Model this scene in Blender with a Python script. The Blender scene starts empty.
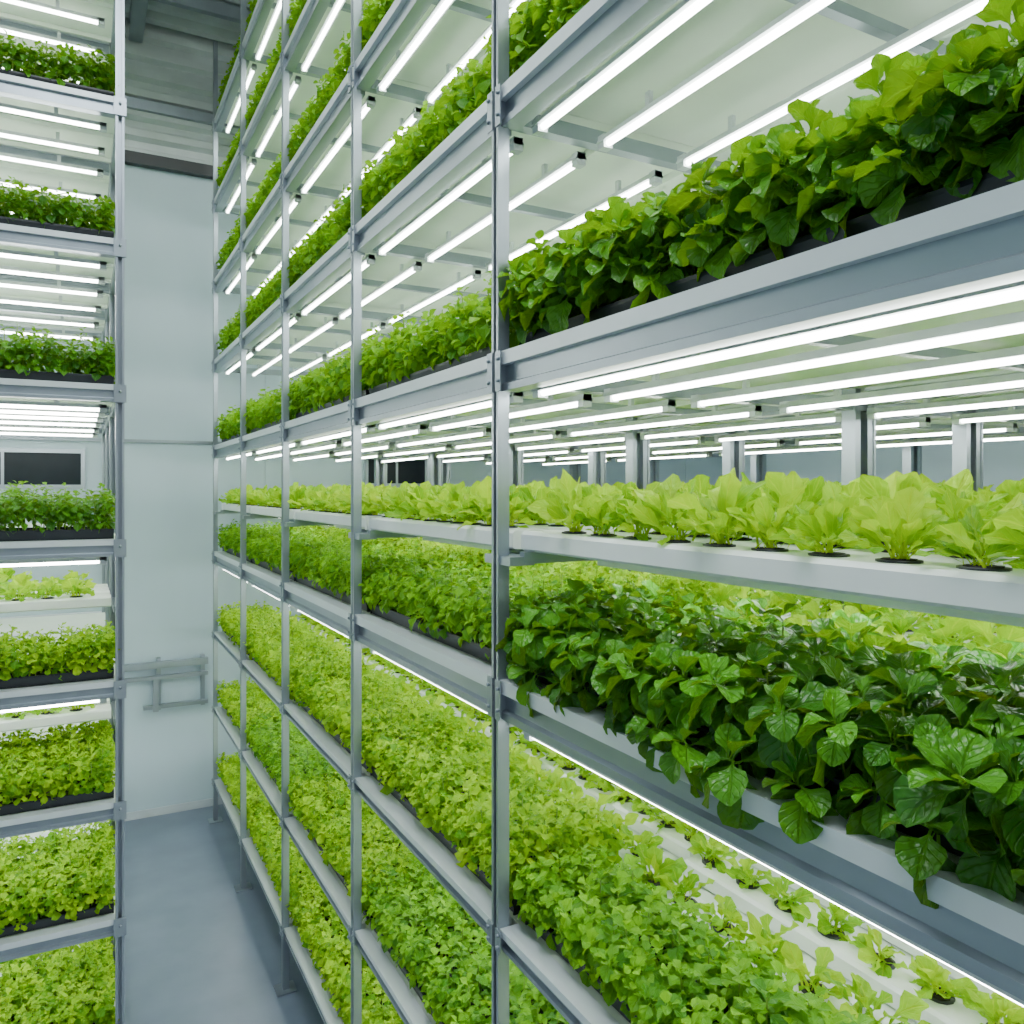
import bpy, math, random
import numpy as np
from mathutils import Vector
rng=np.random.default_rng(7); random.seed(7)
S=bpy.context.scene
COL=S.collection

# ---------------------------------------------------------------- materials
def newmat(n):
    m=bpy.data.materials.new(n); m.use_nodes=True
    nt=m.node_tree; nt.nodes.clear()
    return m,nt,nt.nodes,nt.links
def simple(n,col,rough=.5,metal=0.,var=.06,scale=6.,bump=0.,stretch=(1,1,1),spec=.5):
    m,nt,N,Lk=newmat(n)
    o=N.new('ShaderNodeOutputMaterial'); p=N.new('ShaderNodeBsdfPrincipled')
    tc=N.new('ShaderNodeTexCoord'); mp=N.new('ShaderNodeMapping'); mp.inputs['Scale'].default_value=stretch
    nz=N.new('ShaderNodeTexNoise'); nz.inputs['Scale'].default_value=scale; nz.inputs['Detail'].default_value=4
    Lk.new(tc.outputs['Object'],mp.inputs[0]); Lk.new(mp.outputs[0],nz.inputs['Vector'])
    r=N.new('ShaderNodeValToRGB')
    a=[max(0,c*(1-var*2)) for c in col]; b=[min(1,c*(1+var*2)) for c in col]
    r.color_ramp.elements[0].position=.3; r.color_ramp.elements[1].position=.7
    r.color_ramp.elements[0].color=(*a,1); r.color_ramp.elements[1].color=(*b,1)
    Lk.new(nz.outputs['Fac'],r.inputs[0]); Lk.new(r.outputs[0],p.inputs['Base Color'])
    p.inputs['Roughness'].default_value=rough; p.inputs['Metallic'].default_value=metal
    p.inputs['Specular IOR Level'].default_value=spec
    if bump>0:
        bp=N.new('ShaderNodeBump'); bp.inputs['Strength'].default_value=bump; bp.inputs['Distance'].default_value=.01
        Lk.new(nz.outputs['Fac'],bp.inputs['Height']); Lk.new(bp.outputs[0],p.inputs['Normal'])
    Lk.new(p.outputs[0],o.inputs[0]); return m
def emit(n,col,st):
    m,nt,N,Lk=newmat(n)
    o=N.new('ShaderNodeOutputMaterial'); e=N.new('ShaderNodeEmission')
    e.inputs[0].default_value=(*col,1); e.inputs[1].default_value=st
    Lk.new(e.outputs[0],o.inputs[0]); return m
def leafmat(n,dark,light,trans=.3,rough=.45,rib=.35,pk=.4,pscale=70.):
    m,nt,N,Lk=newmat(n)
    o=N.new('ShaderNodeOutputMaterial'); p=N.new('ShaderNodeBsdfPrincipled')
    def att(a):
        x=N.new('ShaderNodeAttribute'); x.attribute_name=a; return x.outputs['Fac']
    def M(op,a,b=None,c=None):
        x=N.new('ShaderNodeMath'); x.operation=op
        for i,v in enumerate((a,b,c)):
            if v is None: continue
            if isinstance(v,(int,float)): x.inputs[i].default_value=v
            else: Lk.new(v,x.inputs[i])
        return x.outputs[0]
    tone,lu,lv=att('tone'),att('lu'),att('lv')
    mx=N.new('ShaderNodeMix'); mx.data_type='RGBA'
    mx.inputs[6].default_value=(*dark,1); mx.inputs[7].default_value=(*light,1)
    Lk.new(tone,mx.inputs[0])
    au=M('ABSOLUTE',lu)
    mid=M('SUBTRACT',1.,M('MULTIPLY',au,9.)); mid=M('MAXIMUM',mid,0.)
    sv=M('SINE',M('MULTIPLY',M('SUBTRACT',M('MULTIPLY',lv,6.),M('MULTIPLY',au,2.2)),6.283))
    side=M('POWER',M('MAXIMUM',sv,0.),6.)
    vein=M('MINIMUM',M('ADD',mid,M('MULTIPLY',side,.35)),1.)
    pet=M('MAXIMUM',M('SUBTRACT',1.,M('MULTIPLY',lv,4.)),0.)
    vf=M('MINIMUM',M('ADD',M('MULTIPLY',vein,rib),M('MULTIPLY',pet,.6)),1.)
    m2=N.new('ShaderNodeMix'); m2.data_type='RGBA'
    vc=[min(.9,c*1.2+.07*(i<2)+.02) for i,c in enumerate(light)]
    m2.inputs[7].default_value=(*vc,1)
    Lk.new(vf,m2.inputs[0]); Lk.new(mx.outputs[2],m2.inputs[6])
    Lk.new(m2.outputs[2],p.inputs['Base Color'])
    p.inputs['Roughness'].default_value=rough; p.inputs['Specular IOR Level'].default_value=.45
    tc=N.new('ShaderNodeTexCoord'); nz=N.new('ShaderNodeTexNoise'); nz.inputs['Scale'].default_value=pscale; nz.inputs['Detail'].default_value=1
    Lk.new(tc.outputs['Object'],nz.inputs['Vector'])
    bp=N.new('ShaderNodeBump'); bp.inputs['Strength'].default_value=.8; bp.inputs['Distance'].default_value=.005
    Lk.new(M('SUBTRACT',M('MULTIPLY',nz.outputs['Fac'],pk*4),vein),bp.inputs['Height']); Lk.new(bp.outputs[0],p.inputs['Normal'])
    t=N.new('ShaderNodeBsdfTranslucent')
    hs=N.new('ShaderNodeMix'); hs.data_type='RGBA'; hs.inputs[0].default_value=.4
    hs.inputs[7].default_value=(.58,.88,.002,1); Lk.new(m2.outputs[2],hs.inputs[6])
    Lk.new(hs.outputs[2],t.inputs[0])
    ms=N.new('ShaderNodeMixShader'); ms.inputs[0].default_value=trans
    Lk.new(p.outputs[0],ms.inputs[1]); Lk.new(t.outputs[0],ms.inputs[2]); Lk.new(ms.outputs[0],o.inputs[0])
    return m

GALV=simple('galvanised_steel',(.31,.355,.40),.32,.6,.05,5,stretch=(1,.3,.3))
BEAM=simple('painted_beam',(.64,.69,.72),.36,.2,.03,4,stretch=(1,.2,1))
PANEL=simple('white_shelf_panel',(.74,.83,.72),.45,0,.02,5)
NFTW=simple('white_pvc_channel',(.83,.87,.86),.35,0,.02,7)
TRAY=simple('black_tray_plastic',(.010,.013,.018),.45,0,.15,10)
SOIL=simple('growing_medium',(.025,.022,.016),.9,0,.3,60,bump=.5)
DARK=simple('dark_plastic',(.02,.024,.028),.4)
WALL=simple('insulated_wall_panel',(.41,.52,.585),.38,0,.03,1.2,stretch=(1,1,.4))
FLOOR=simple('grey_epoxy_floor',(.18,.22,.29),.33,0,.06,3,bump=.03)
CEIL=simple('corrugated_steel',(.50,.56,.56),.45,.1,.06,3)
CAPM=simple('lamp_housing',(.58,.63,.64),.4,.2,.04,9)
LED=emit('led_tube_glow',(.95,1.0,.93),27.0)
GLASS=simple('dark_window_glass',(.012,.018,.025),.3,spec=.15)
BASIL=leafmat('basil_leaf',(.014,.12,.006),(.11,.40,.012),.24,.32,.2,.6,60)
KALE=leafmat('chard_leaf',(.016,.14,.004),(.14,.46,.008),.30,.36,.25,.6,60)
MINT=leafmat('mint_leaf',(.040,.24,.003),(.29,.66,.006),.38,.42,.25)
CURLY=leafmat('curly_lettuce_leaf',(.095,.35,.001),(.50,.80,.004),.42,.44,.25)
LIME=leafmat('young_lettuce_leaf',(.17,.46,.002),(.60,.84,.008),.42,.44,.5)
STEM=simple('plant_stem',(.26,.42,.05),.5)

# ---------------------------------------------------------------- mesh helpers
class MB:
    """mesh builder"""
    def __init__(s): s.v=[];s.f=[];s.m=[];s.a=[];s.n=0;s.mats=[];s.sm=[]
    def mi(s,m):
        if m not in s.mats: s.mats.append(m)
        return s.mats.index(m)
    def add(s,v,f,mat,attr=None,smooth=False):
        v=np.asarray(v,dtype=float).reshape(-1,3)
        s.v.append(v); k=s.mi(mat)
        for q in f: s.f.append(tuple(int(i)+s.n for i in q))
        s.m+= [k]*len(f); s.sm+=[smooth]*len(f)
        s.a.append(attr if attr is not None else np.zeros((len(v),3)))
        s.n+=len(v)
    def box(s,x0,x1,y0,y1,z0,z1,mat):
        v=[(x,y,z) for x in(x0,x1) for y in(y0,y1) for z in(z0,z1)]
        f=[(0,1,3,2),(4,6,7,5),(0,4,5,1),(2,3,7,6),(0,2,6,4),(1,5,7,3)]
        s.add(v,f,mat)
    def prism(s,prof,a,b,axis,mat):
        n=len(prof); v=[]
        for t in(a,b):
            for p,q in prof:
                v.append({'y':(p,t,q),'z':(p,q,t),'x':(t,p,q)}[axis])
        f=[(i,(i+1)%n,(i+1)%n+n,i+n) for i in range(n)]
        f+=[tuple(range(n))[::-1],tuple(range(n,2*n))]
        s.add(v,f,mat)
    def cyl(s,p,r,a,b,axis,mat,n=10,caps=True,r2=None):
        r2=r if r2 is None else r2
        v=[]
        for t,rr in((a,r),(b,r2)):
            for i in range(n):
                c,d=rr*math.cos(6.28318*i/n),rr*math.sin(6.28318*i/n)
                v.append({'y':(p[0]+c,t,p[1]+d),'z':(p[0]+c,p[1]+d,t),'x':(t,p[0]+c,p[1]+d)}[axis])
        f=[(i,(i+1)%n,(i+1)%n+n,i+n) for i in range(n)]
        if caps: f+=[tuple(range(n))[::-1],tuple(range(n,2*n))]
        s.add(v,f,mat,smooth=True)
    def mesh(s,name,attrs=False):
        me=bpy.data.meshes.new(name)
        V=np.concatenate(s.v)
        me.from_pydata(V.tolist(),[],s.f)
        for m in s.mats: me.materials.append(m)
        me.polygons.foreach_set('material_index',s.m)
        me.polygons.foreach_set('use_smooth',s.sm)
        if attrs:
            A=np.concatenate(s.a)
            for i,nm in enumerate(('lu','lv','tone')):
                at=me.attributes.new(nm,'FLOAT','POINT'); at.data.foreach_set('value',A[:,i].astype(np.float32))
        me.update(); return me
    def obj(s,name,parent=None,attrs=False):
        o=bpy.data.objects.new(name,s.mesh(name,attrs)); COL.objects.link(o)
        if parent: o.parent=parent
        return o
def empty(name):
    e=bpy.data.objects.new(name,None); COL.objects.link(e); return e

# ---------------------------------------------------------------- leaves
PROF={'ovate':([0,.2,.32,.5,.68,.85,1],[.07,.08,.62,1,.93,.55,.04]),
      'spoon':([0,.2,.5,.75,.92,1],[.14,.26,.70,1,.8,.25]),
      'stalk':([0,.38,.50,.70,.85,.95,1],[.10,.13,.6,1,.95,.6,.15]),
      'round':([0,.25,.36,.55,.75,.92,1],[.06,.07,.75,1,.95,.6,.12])}
def leaves(mb,mat,B,yaw,pitch,L,W,droop,cup=.25,wave=0.,freq=3.,prof='ovate',nt=6,ns=4,tone=None,roll=None):
    N=len(B); B=np.asarray(B)
    yaw,pitch,L,W,droop=[np.broadcast_to(np.asarray(q,float),(N,)) for q in(yaw,pitch,L,W,droop)]
    t=np.linspace(0,1,nt+1); sc=np.linspace(-1,1,ns+1)
    w=np.interp(t,*PROF[prof])
    ang=pitch[:,None]-droop[:,None]*t[None,:]
    seg=L[:,None]/nt
    X=np.concatenate([np.zeros((N,1)),np.cumsum(np.cos(ang[:,1:])*seg,1)],1)
    Z=np.concatenate([np.zeros((N,1)),np.cumsum(np.sin(ang[:,1:])*seg,1)],1)
    hw=W[:,None]*w[None,:]*.5
    Y=hw[:,:,None]*sc[None,None,:]
    ph=rng.uniform(0,6.28,(N,1,1))
    d=cup*hw[:,:,None]*(np.abs(sc)[None,None,:]**1.6)
    if wave: d=d+wave*W[:,None,None]*np.abs(sc)[None,None,:]*np.sin(freq*6.28*t[None,:,None]+ph+sc[None,None,:]*1.5)*w[None,:,None]
    r=rng.uniform(-.45,.45,N) if roll is None else roll
    d2=d*np.cos(r)[:,None,None]+Y*np.sin(r)[:,None,None]
    Y2=Y*np.cos(r)[:,None,None]-d*np.sin(r)[:,None,None]
    xl=X[:,:,None]-np.sin(ang)[:,:,None]*d2
    zl=Z[:,:,None]+np.cos(ang)[:,:,None]*d2
    cy,sy=np.cos(yaw)[:,None,None],np.sin(yaw)[:,None,None]
    P=np.stack([xl*cy-Y2*sy+B[:,0,None,None],xl*sy+Y2*cy+B[:,1,None,None],zl+B[:,2,None,None]],-1)
    nc=ns+1; nv=(nt+1)*nc
    f0=np.array([(i*nc+j,(i+1)*nc+j,(i+1)*nc+j+1,i*nc+j+1) for i in range(nt) for j in range(ns)])
    F=(f0[None]+np.arange(N)[:,None,None]*nv).reshape(-1,4)
    if tone is None: tone=rng.uniform(0,1,N)
    tone=np.clip(tone,0,1)
    A=np.stack([np.broadcast_to(sc[None,None,:],(N,nt+1,nc)),np.broadcast_to(t[None,:,None],(N,nt+1,nc)),
                np.broadcast_to(tone[:,None,None],(N,nt+1,nc))],-1).reshape(-1,3)
    mb.add(P.reshape(-1,3),F.tolist(),mat,A,True)
def stalks(mb,A,Bp,r,mat):
    for a,b in zip(A,Bp):
        a=np.array(a);b=np.array(b); v=[];n=4
        for p in(a,b):
            for i in range(n): v.append((p[0]+r*math.cos(i*1.5708),p[1]+r*math.sin(i*1.5708),p[2]))
        mb.add(v,[(i,(i+1)%n,(i+1)%n+n,i+n) for i in range(n)],mat,smooth=True)
def sprigs(mb,mat,C,lean,ldir,n,L,wr,prof='ovate',nt=4,ns=2,lo=-.2,hi=1.1,stemh=.04,droop=.8,wave=0.,freq=3.,cup=.3,small=.5):
    K=len(C); C=np.asarray(C)
    k=np.tile(np.arange(n),K)/(max(1,n-1)); idx=np.repeat(np.arange(K),n)
    yaw=np.tile(np.arange(n)*2.4,K)+np.repeat(rng.uniform(0,6.28,K),n)+rng.normal(0,.25,K*n)
    pitch=lo+(hi-lo)*k+rng.normal(0,.18,K*n)
    le=np.repeat(lean,n); ld=np.repeat(ldir,n)
    pitch=pitch-le*np.cos(yaw-ld)*(.75)
    ll=L*(1-(1-small)*k)*rng.uniform(.8,1.15,K*n)*np.repeat(rng.uniform(.8,1.2,K),n)
    B=C[idx].copy(); off=-(1-k)*stemh
    B[:,2]+=off*np.cos(le); B[:,0]+=off*np.sin(le)*np.cos(ld); B[:,1]+=off*np.sin(le)*np.sin(ld)
    tone=np.repeat(rng.uniform(-.15,.65,K),n)+.45*k+rng.normal(0,.14,K*n)
    leaves(mb,mat,B,yaw,pitch,ll,ll*wr,droop*rng.uniform(.5,1.4,K*n),cup,wave,freq,prof,nt,ns,tone)

def tray(mb,ln,wd):
    h=.045; w=wd/2; l=ln/2; t=.006
    for sgn in(-1,1):
        mb.prism([(sgn*(w-.012),0),(sgn*w,h),(sgn*(w+.006),h),(sgn*(w+.006),h-.008),(sgn*(w-.006),.0)],-l,l,'y',TRAY)
        y0,y1=(sgn*(l-.006),sgn*l); mb.box(-w,w,min(y0,y1),max(y0,y1),0,h,TRAY)
    mb.box(-w+.01,w-.01,-l+.006,l-.006,.0,.008,TRAY)
    mb.box(-w+.008,w-.008,-l+.008,l-.008,.008,.036,SOIL)
def nz(x,y,ph): return (np.sin(x*17+ph)+np.sin(y*13+ph*2)+np.sin((x+y)*23+ph*3)+np.sin((x-y)*31+ph))/4
def bushy(name,mat,ln,wd,H,L,sp,n,wr=.7,prof='ovate',wave=0.,nt=4,ns=2,over=.03,hi=1.0,lo=-.2,sideR=3,cup=.3,freq=3.,droop=.8,rough=.22,drop=0.):
    mb=MB(); tray(mb,ln,wd)
    w=wd/2+over*.3; l=ln/2-.01
    gx=np.arange(-w+sp*.4,w,sp); gy=np.arange(-l+sp*.3,l,sp)
    X,Y=np.meshgrid(gx,gy); X=X.ravel()+rng.uniform(-.4,.4,X.size)*sp; Y=Y.ravel()+rng.uniform(-.4,.4,Y.size)*sp
    ph=rng.uniform(0,6)
    e=np.minimum(1,(w+.02-np.abs(X))/.07)
    Z=.04+H*(.78+rough*nz(X,Y,ph)+rng.uniform(-.22,.16,X.size))*(.62+.38*np.sqrt(np.clip(e,0,1)))
    lean=.9*(1-np.clip(e,0,1)); ld=np.where(X>0,0.,math.pi)
    C=np.stack([X,Y,Z],1)
    sprigs(mb,mat,C,lean,ld,n,L,wr,prof,nt,ns,lo,hi,.35*H,droop,wave,freq,cup)
    for r in range(sideR):
        for sg in(-1,1):
            ys=np.arange(-l,l,sp*1.05); ys=ys+rng.uniform(-.4,.4,len(ys))*sp
            k=len(ys); z=.045-drop*(r==0)+H*(.10+.55*(r+.5)/sideR)+rng.uniform(-.02,.02,k)
            x=sg*(w+over*rng.uniform(-.2,.9,k)*(1 if (r or drop) else .6))
            sprigs(mb,mat,np.stack([x,ys,z],1),np.full(k,1.0),np.full(k,0. if sg>0 else math.pi),n,L*.97,wr,prof,nt,ns,lo,hi,.03,droop,wave,freq,cup)
    xs=np.arange(-w,w,sp*1.1); k=len(xs)
    for sg in(-1,1):
        for r in range(3):
            z=.05+H*(.15+.25*r)+rng.uniform(-.01,.02,k)
            sprigs(mb,mat,np.stack([xs,np.full(k,sg*l),z],1),np.full(k,.8),np.full(k,sg*math.pi/2),n,L*.9,wr,prof,nt,ns,lo,hi,.03,droop,wave,freq,cup)
    stalks(mb,np.stack([X*.85,Y,np.full_like(X,.03)],1)[::2],C[::2]-np.array([0,0,.015]),.0022,STEM)
    return mb.mesh(name,True)
def bigleaf(name,mat,ln,wd,H,L,sp,n,wr=.78,prof='round',over=.05,hi=1.15,lo=-.3,wave=.07,droop=1.0,rough=.24,drop=0.):
    return bushy(name,mat,ln,wd,H,L,sp,n,wr,prof,wave,7,4,over,hi,lo,2,.38,2.,droop,rough,drop)

def nft(name,ln,nch,pitch,dens=.12,L=.12,plo=.4,phi=1.4,n=18,wr=.5,mat=None,dr=(.3,1.4)):
    mb=MB()
    for c in range(nch):
        cx=(c-(nch-1)/2)*pitch; w=.058
        pr=[(cx-w+.008,0),(cx+w-.008,0),(cx+w,.006),(cx+w,.042),(cx+w-.008,.05),(cx-w+.008,.05),(cx-w,.042),(cx-w,.006)]
        mb.prism(pr,-ln/2,ln/2,'y',NFTW)
        mb.box(cx-w-.002,cx+w+.002,-ln/2-.004,-ln/2+.012,-.001,.053,NFTW)
        ys=np.arange(-ln/2+.06,ln/2-.03,dens)
        for y in ys:
            mb.cyl((cx,y),.029,.0495,.0535,'z',DARK,12)
            mb.cyl((cx,y),.023,.0534,.055,'z',SOIL,8)
        B=np.stack([np.full(len(ys),cx),ys+rng.uniform(-.008,.008,len(ys)),np.full(len(ys),.054)],1)
        K=len(ys)
        k=np.tile(np.arange(n),K)/(n-1); idx=np.repeat(np.arange(K),n)
        yaw=np.tile(np.arange(n)*2.4,K)+np.repeat(rng.uniform(0,6,K),n)+rng.normal(0,.3,K*n)
        pit=plo+(phi-plo)*k+rng.normal(0,.15,K*n)
        ll=L*(.75+.25*k)*rng.uniform(.6,1.2,K*n)*np.repeat(rng.uniform(.8,1.2,K),n)
        BB=B[idx].copy(); BB[:,:2]+=rng.normal(0,.008,(K*n,2))
        leaves(mb,mat or LIME,BB,yaw,pit,ll,ll*wr*rng.uniform(.8,1.2,K*n),rng.uniform(dr[0],dr[1],K*n),.2,.22,2.4,'stalk',8,4,np.repeat(rng.uniform(-.15,.45,K),n)+.35*k+rng.normal(0,.22,K*n),roll=rng.uniform(-.9,.9,K*n))
    return mb.mesh(name,True)

BL=1.17
M={}
M['basil']=[bigleaf('basil_tray',BASIL,1.34,.30,.19,.094,.060,10,over=.075,lo=-.45,drop=.035)]
M['kale']=[bigleaf('chard_tray',KALE,1.34,.32,.25,.088,.056,11,hi=1.35,lo=-.1,wave=.10,rough=.3)]
M['mintd']=[bushy('herb_tray_%d'%i,KALE,BL,.32,.21,.052,.046,9,.75,wave=.05) for i in range(2)]
M['mint']=[bushy('mint_tray_%d'%i,MINT,BL,.32,.20,.050,.046,9,.75,wave=.06) for i in range(3)]
M['mintu']=[bushy('chard_tray_%d'%i,MINT,BL,.32,.25,.062,.055,9,.75,wave=.07,nt=5) for i in range(2)]
M['curly']=[bushy('curly_tray_%d'%i,CURLY,BL,.32,.19,.052,.048,8,.85,'spoon',.20,5,4) for i in range(3)]
M['mintn']=[bushy('mintn_tray',MINT,1.34,.22,.15,.052,.043,9,.8,'ovate',.12,6,4)]
M['lime']=[bushy('lime_tray_%d'%i,LIME,BL,.32,.10,.052,.048,7,.8,'spoon',.14,4,2) for i in range(2)]
M['nft4']=[nft('nft_%d'%i,BL,4,.165,.12,.10,.5,1.4,16) for i in range(2)]
M['nftu']=[nft('nftu_%d'%i,BL,4,.165,.108,.118,.65,1.5,26,.33,dr=(.1,1.3)) for i in range(2)]
M['nfts']=[nft('nfts_%d'%i,BL,3,.20,.118,.100,.35,1.45,20,.46) for i in range(2)]
M['nftn']=[nft('nftn_%d'%i,BL,3,.215,.118,.082,.45,1.45,20,.46) for i in range(1)]
NAMES={'basil':'basil_tray','kale':'chard_tray','mintn':'mint_tray','mintu':'chard_tray','mintd':'herb_tray','mint':'mint_tray','curly':'curly_lettuce_tray','lime':'young_lettuce_tray','nft4':'lettuce_growing_channels','nftu':'lettuce_growing_channels','nfts':'lettuce_growing_channels','nftn':'lettuce_growing_channels'}
def put(kind,x,y,z,sy=1.,rot=0.,i=None,flip=True):
    me=random.choice(M[kind]) if i is None else M[kind][i]
    o=bpy.data.objects.new(NAMES[kind],me); COL.objects.link(o)
    o.location=(x,y,z); o.scale=(1,sy,1)
    o.rotation_euler=(0,0,rot+(math.pi if flip and random.random()<.5 else 0))
    return o

# ---------------------------------------------------------------- right rack
X0=.95
PY=[.42,1.82,3.03,4.24,5.45,6.66]
PX=[X0,2.3,2.9,4.3]
LV=[.33,.90,1.49,2.12,2.95,3.62,4.25,4.88,5.51]
def BT(z): return .10 if z>2 else .055
rack=empty('vertical_farm_rack')
def cpost(mb,x,y,z0,z1,ax='x',s=.045,wd=None):
    h=s/2;k=(wd or s)/2;t=.004;g=k*.42
    pr=[(-h,-k),(h,-k),(h,k),(-h,k),(-h,g),(-h+t,g),(-h+t,k-t),(h-t,k-t),(h-t,-k+t),(-h+t,-k+t),(-h+t,-g),(-h,-g)]
    if ax=='y': pr=[(q,p) for p,q in pr]
    mb.prism([(x+p,y+q) for p,q in pr],z0,z1,'z',GALV)
mb=MB()
for x in PX:
    for y in PY:
        if x==X0: cpost(mb,x,y,0,6.12,'x',.032,.036)
        else: cpost(mb,x,y,0,6.12,'y',.055,.085)
        mb.box(x-.05,x+.05,y-.05,y+.05,0,.008,GALV)
        if x>X0:
            mb.box(x+.045,x+.055,y-.03,y+.03,0,6.1,GALV)
mb.obj('upright_posts',rack)
def beam(mb,x,y0,y1,zt,sg=1,axis='y',h=.1):
    s=h/.1
    p1=[(-.003,0),(.05,0),(.05,-.034*s),(-.003,-.034*s)]
    p2=[(.014,-.034*s),(.05,-.034*s),(.05,-.1*s),(.002,-.1*s),(.002,-.082*s),(.014,-.076*s)]
    for pr,mat in((p1,BEAM),(p2,GALV)):
        mb.prism([(x+sg*p,zt+q) for p,q in pr],y0,y1,axis,mat)
mb=MB()
for zt in LV:
    xs=PX if zt<3 else PX[:3]
    for i in range(len(PY)-1):
        a,b=PY[i]+.018,PY[i+1]-.018
        beam(mb,X0-.008,a,b,zt,h=BT(zt))
        for x in xs[1:]: beam(mb,x-.02,a+.03,b-.03,zt,h=.07)
    for y in PY:
        mb.box(X0+.016,xs[-1],y-.018,y+.018,zt-.085,zt-.045,GALV)
        for s in(-1,1):
            mb.box(X0-.020,X0-.016,y+s*.022-.014,y+s*.022+.014,zt-BT(zt),zt+.0,GALV)
            for q in(.2,.75): mb.cyl((y+s*.026,zt-BT(zt)*q),.005,X0-.026,X0-.019,'x',GALV,6)
mb.obj('shelf_beams',rack)
mb=MB()
for zt in LV:
    xe=4.3 if zt<3 else 2.9
    for i in range(len(PY)-1):
        a,b=PY[i]+.0,PY[i+1]-.002
        x=X0+.045
        while x<xe-.05:
            x2=min(x+.33,xe)
            mb.box(x,x2-.003,a,b,zt-.014,zt-.004,PANEL)
            mb.box(x,x+.012,a,b,zt-.034,zt-.014,PANEL)
            x=x2
        ym=(a+b)/2
        mb.box(X0+.042,xe,ym-.012,ym+.012,zt-.06,zt-.035,GALV)
mb.obj('shelf_panels',rack)
ZN=2.445
mb=MB()
for y in PY:
    for d in(-.06,.06):
        if (y==PY[0] and d<0) or (y==PY[-1] and d>0): continue
        mb.box(X0+.03,4.3,y+d-.012,y+d+.012,ZN-.03,ZN,GALV)
    mb.box(X0-.01,X0+.06,y-.07,y+.07,ZN-.034,ZN-.012,GALV)
mb.obj('channel_supports',rack)
TR=.0085
def ledtube(mb,x,y0,y1,z,axis='y',skirt=False):
    def bx(a,b,c,d,e,f,m):
        if axis=='y': mb.box(a,b,c,d,e,f,m)
        else: mb.box(c,d,a,b,e,f,m)
    if axis=='y':
        mb.prism([(x-.019,z+.004),(x+.019,z+.004),(x+.011,z+.022),(x-.011,z+.022)],y0,y1,'y',CAPM)
    else: bx(x-.014,x+.014,y0,y1,z+.006,z+.022,CAPM)
    if skirt:  # side skirts keep the added fill tubes out of sight
        bx(x-.026,x-.024,y0,y1,z-.010,z+.022,NFTW); bx(x+.024,x+.026,y0,y1,z-.010,z+.022,NFTW); bx(x-.024,x+.024,y0,y1,z+.020,z+.022,NFTW)
    for q in(y0,y1-.028): bx(x-.014,x+.014,q,q+.028,z-.012,z+.024,CAPM)
    mb.cyl((x,z) ,TR,y0+.03,y1-.03,axis,LED,8,False)
    for y in(y0+.2,y1-.2): bx(x-.006,x+.006,y-.008,y+.008,z+.022,z+.06,CAPM)
mb=MB()
for zt in LV[1:]:
    xs=[1.03,1.23,1.50,1.82,2.15,2.6] if zt>3 else [1.03,1.25,1.55,1.9,2.3,2.75,3.3,3.9]
    z=zt-.105
    for i in range(len(PY)-1):
        for x in xs:
            low=(x==1.03 and zt<2.5)
            ledtube(mb,1.005 if low else x,PY[i]+.05,PY[i+1]-.05,zt-BT(zt)-.035 if low else z)
for i in range(len(PY)-1):
    for x in((1.22,1.5525,1.9,2.2,2.55,2.9,3.3,3.8)): ledtube(mb,x,PY[i]+.08,PY[i+1]-.08,ZN-.032,skirt=True)  # added fill tubes under the channels, brightening the plants below
mb.obj('led_tubes',rack)

FX=X0+.045+.165
front={.33:'curly',.90:'curly',1.49:'curly',2.12:'mint',2.95:'mintu',3.62:'mintu',4.25:'mintu',4.88:'mintu',5.51:'mintu'}
for zt in LV:
    for i in range(len(PY)-1):
        yc=(PY[i]+PY[i+1])/2; sy=1.0 if i else 1.155
        k=front[zt]
        if zt==2.12 and i==0: put('basil',FX,yc,zt)
        elif zt==2.95 and i==0: put('kale',FX,yc,zt)
        elif zt==1.49 and i==0: put('mintn',X0+.045+.12,yc,zt)
        elif zt==.90 and i>=1: put('mint' if i%2 else 'curly',FX,yc,zt,sy)
        else: put(k,FX,yc,zt,sy)
        if zt==2.12:
            if i: put('curly',FX+.35,yc,zt,sy)
            for j in range(4):
                put('nfts',(1.77 if i else 1.43)+.20+.61*j,yc,zt-.002,sy)
        if zt==1.49:
            if i==0:
                for j in range(2): put('nftn',1.375+.215+.65*j,yc,zt-.002,sy)
            else:
                for j in range(3): put('nfts',1.45+.20+.61*j,yc,zt-.002,sy)
        if zt==.90:
            for j in range(1,4): put('curly' if j%2 else 'lime',FX+.35*j,yc,zt,sy)
        if zt==.33:
            for j in range(1,3): put('curly',FX+.35*j,yc,zt,sy)
for i in range(len(PY)-1):
    yc=(PY[i]+PY[i+1])/2
    sy=1. if i else 1.155
    for j in range(5):
        x=1.055+.2475+.665*j
        if x+.3<4.35: put('nftu',x,yc,ZN,sy)

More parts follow.
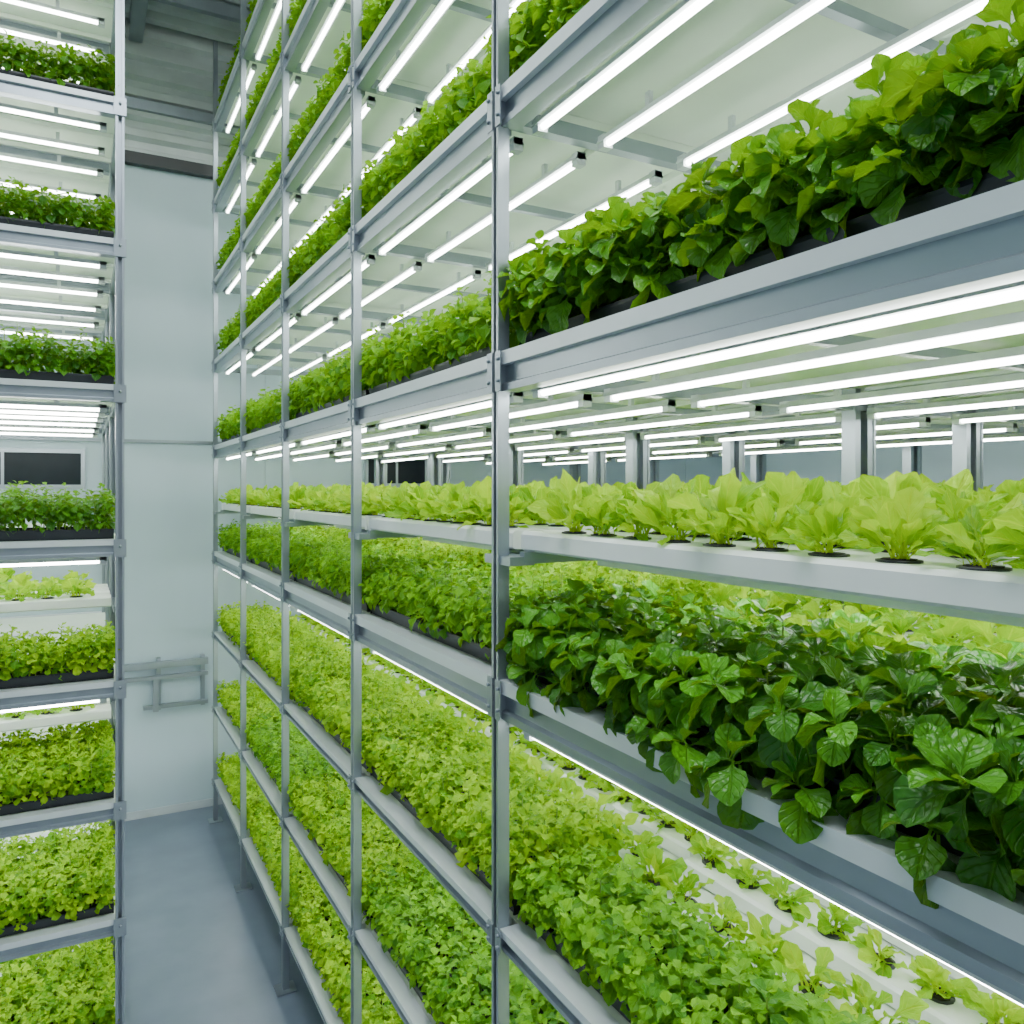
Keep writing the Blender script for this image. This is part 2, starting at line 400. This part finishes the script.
# ---------------------------------------------------------------- left rack (runs across the room)
lrack=empty('vertical_farm_rack')
XE=.165; LX=[XE,-1.05,-2.27]; LY=[4.0,4.75,5.5,6.3]
LL=[.13,.69,1.21,1.75,2.38,3.07,3.72,4.35,4.98,5.6]
mb=MB()
for x in LX:
    for y in LY:
        cpost(mb,x,y,0,6.12,'y',.034,.036)
        mb.box(x-.045,x+.045,y-.045,y+.045,0,.008,GALV)
mb.obj('upright_posts',lrack)
mb=MB(); mp=MB(); ml=MB()
for zt in LL:
    for i in range(2):
        a,b=LX[i+1]+.02,LX[i]-.02
        for y in LY: beam(mb,y-.012,a,b,zt,1,'x',.075)
        y=LY[0]+.04
        while y<6.25:
            y2=min(y+.33,6.29); mp.box(a-.02,b+.02,y,y2-.003,zt-.014,zt-.004,PANEL); mp.box(a-.02,b+.02,y,y+.012,zt-.034,zt-.014,PANEL); y=y2
        if zt>.2:
            for y in(4.1,4.4,4.7,5.1,5.6,6.1): ledtube(ml,y,a+.03,b-.03,zt-.105,'x')
    for x in LX:
        mb.box(x-.015,x+.015,LY[0],LY[-1],zt-.085,zt-.045,GALV)
        mb.box(x-.026,x+.026,LY[0]-.024,LY[0]-.018,zt-.08,zt,GALV)
        mb.cyl((x,zt-.03),.006,LY[0]-.032,LY[0]-.024,'y',GALV,6); 
mb.obj('shelf_beams',lrack); mp.obj('shelf_panels',lrack); ml.obj('led_tubes',lrack)
lk={.13:'curly',.69:'curly',1.21:'curly',1.75:'curly',2.38:'mintd',3.07:'mintd',3.72:'mintd',4.35:'mintd',4.98:'mintd',5.6:'mintd'}
for zt in LL:
    for i in range(2):
        xc=(LX[i]+LX[i+1])/2
        put(lk[zt],xc,4.04+.165,zt,1,math.pi/2)
        if zt in(.13,.69,1.21): put('curly',xc,4.04+.165+.35,zt,1,math.pi/2)
mb=MB()
for zz in(2.03,1.48):
    for i in range(2):
        xc=(LX[i]+LX[i+1])/2
        put('nft4',xc,4.42+.27,zz,1,math.pi/2); 
    for x in LX: 
        mb.box(x-.012,x+.012,4.38,5.1,zz-.03,zz,GALV)
mb.obj('channel_supports',lrack)

# ---------------------------------------------------------------- room
YB=7.0; XL=-3.2; XR=6.6; YF=-2.5; ZC=6.3; ZW=5.16
mb=MB(); mb.box(XL-.1,XR+.1,YF,YB+.1,-.1,0,FLOOR); mb.obj('floor')
mb=MB()
x=XL
while x<XR:
    x2=min(x+1.15,XR); mb.box(x,x2-.006,YB,YB+.1,0,2.985,WALL); mb.box(x,x2-.006,YB,YB+.1,2.99,ZW,WALL); x=x2
mb.box(XL,XR,YB+.01,YB+.1,0,ZW,WALL)
mb.obj('wall_back')
def corr(u0,u1,p,h):
    pts=[];u=u0
    while u<u1:
        pts+= [(u,0),(u+p*.35,0),(u+p*.5,h),(u+p*.85,h)]; u+=p
    return pts
mb=MB()
zz=[(q,d) for q,d in corr(ZW,ZC,.16,.05)]
v=[(x,YB+.04-b,a) for x in(XL,XR) for a,b in zz]; n=len(zz)
mb.add(v,[(i,i+1,i+1+n,i+n) for i in range(n-1)],CEIL); mb.obj('wall_back_cladding')
mb=MB()
pts=corr(YF,YB+.1,.2,.055)
v=[(x,a,ZC+b) for x in(XL,XR) for a,b in pts]; n=len(pts)
mb.add(v,[(i,i+1,i+1+n,i+n) for i in range(n-1)],CEIL); mb.obj('ceiling')
mb=MB(); mb.box(XL-.1,XL,YF,YB+.1,0,ZC,WALL); mb.obj('wall_left')
mb=MB(); mb.box(XR,XR+.1,YF,YB+.1,0,ZC,WALL); mb.obj('wall_right')
mb=MB()
for x in(.35,-1.6,3.4):
    mb.box(x,x+.10,YF,YB,ZC-.02,ZC,GALV); mb.box(x+.04,x+.06,YF,YB,ZC-.14,ZC-.02,GALV); mb.box(x,x+.10,YF,YB,ZC-.155,ZC-.14,GALV)
for y in(3.4,5.0,6.4): mb.box(XL,XR,y,y+.05,ZC-.1,ZC,GALV)
mb.obj('roof_purlins')
mb=MB()
mb.box(XL,XR,YB-.07,YB,ZW,ZW+.09,DARK); mb.box(XL,XR,YB-.05,YB,5.6,5.68,GALV); mb.obj('trim_1')
mb=MB(); mb.box(XL,XR,YB-.015,YB,2.975,3.0,GALV); mb.obj('trim_2')
mb=MB(); mb.box(XL,XR,YB-.012,YB,0,.06,simple('baseboard',(.45,.5,.54))); mb.obj('baseboard_back')
mb=MB()
mb.box(XL,.93,YB-.10,YB-.05,1.19,1.24,GALV); mb.box(XL,.93,YB-.09,YB-.05,1.10,1.13,GALV)
mb.box(.45,.93,YB-.09,YB-.05,.87,.90,GALV)
for x in(.24,.55,.88,-.6,-1.6): mb.box(x,x+.03,YB-.05,YB,.85,1.26,GALV)
mb.box(.52,.56,YB-.1,YB-.06,.85,1.12,GALV)
mb.obj('wall_guard_rail')
mb=MB(); mb.cyl((.22,YB-.04),.02,0,ZW,'z',GALV,12)
for z in(.5,1.7,2.9,4.1): mb.box(.19,.25,YB-.04,YB,z,z+.03,GALV)
mb.obj('conduit_pipe')
for k,(a,b,z0,z1) in enumerate(((-1.0,.02,2.64,2.88),(2.3,2.85,2.66,2.9))):
    mb=MB(); mb.box(a,b,YB-.012,YB-.002,z0,z1,GLASS)
    for q in((a-.03,b+.03,z0-.03,z0),(a-.03,b+.03,z1,z1+.03),(a-.03,a,z0,z1),(b,b+.03,z0,z1)): mb.box(q[0],q[1],YB-.025,YB,q[2],q[3],GALV)
    mb.box((a+b)/2-.01,(a+b)/2+.01,YB-.02,YB,z0,z1,GALV)
    mb.obj('window_%d'%(k+1))
mb=MB()
for y,xa,xb in((.6,-1.1,.5),(1.8,-1.1,.5),(3.0,-1.1,.5),(4.3,.24,.84),(5.3,.24,.84)): 
    mb.box(xa,xb,y-.03,y+.03,ZC-.42,ZC-.40,CAPM); mb.cyl((y,ZC-.37),.022,xa+.03,xb-.03,'x',LED,10)
    mb.box(xa,xa+.03,y-.03,y+.03,ZC-.42,ZC-.34,CAPM); mb.box(xb-.03,xb,y-.03,y+.03,ZC-.42,ZC-.34,CAPM)
    for x in(xa+.015,xb-.015): mb.cyl((x,y),.005,ZC-.34,ZC,'z',GALV,6)
mb.obj('ceiling_fill_battens')  # added fixtures above the frame, put in to brighten the ceiling
def area(name,loc,rot,sx,sy,p,col=(1,1,1)):
    l=bpy.data.lights.new(name,'AREA'); l.shape='RECTANGLE'; l.size=sx; l.size_y=sy; l.energy=p; l.color=col
    o=bpy.data.objects.new(name,l); o.location=loc; o.rotation_euler=rot; COL.objects.link(o)
area('aisle_ceiling_lamp',(.0,.9,ZC-.5),(0,0,0),1.0,3.0,130,(.9,.97,1))

w=bpy.data.worlds.new('World'); S.world=w; w.use_nodes=True
w.node_tree.nodes['Background'].inputs[0].default_value=(.84,.94,1,1); w.node_tree.nodes['Background'].inputs[1].default_value=.6

cam=bpy.data.cameras.new('camera'); co=bpy.data.objects.new('camera',cam); COL.objects.link(co)
cam.sensor_width=36; cam.lens=36*803/1024; cam.shift_y=-22/1024; cam.clip_start=.02
co.location=(0,0,2.6); co.rotation_euler=(math.pi/2,0,-math.atan2(434,803))
S.camera=co
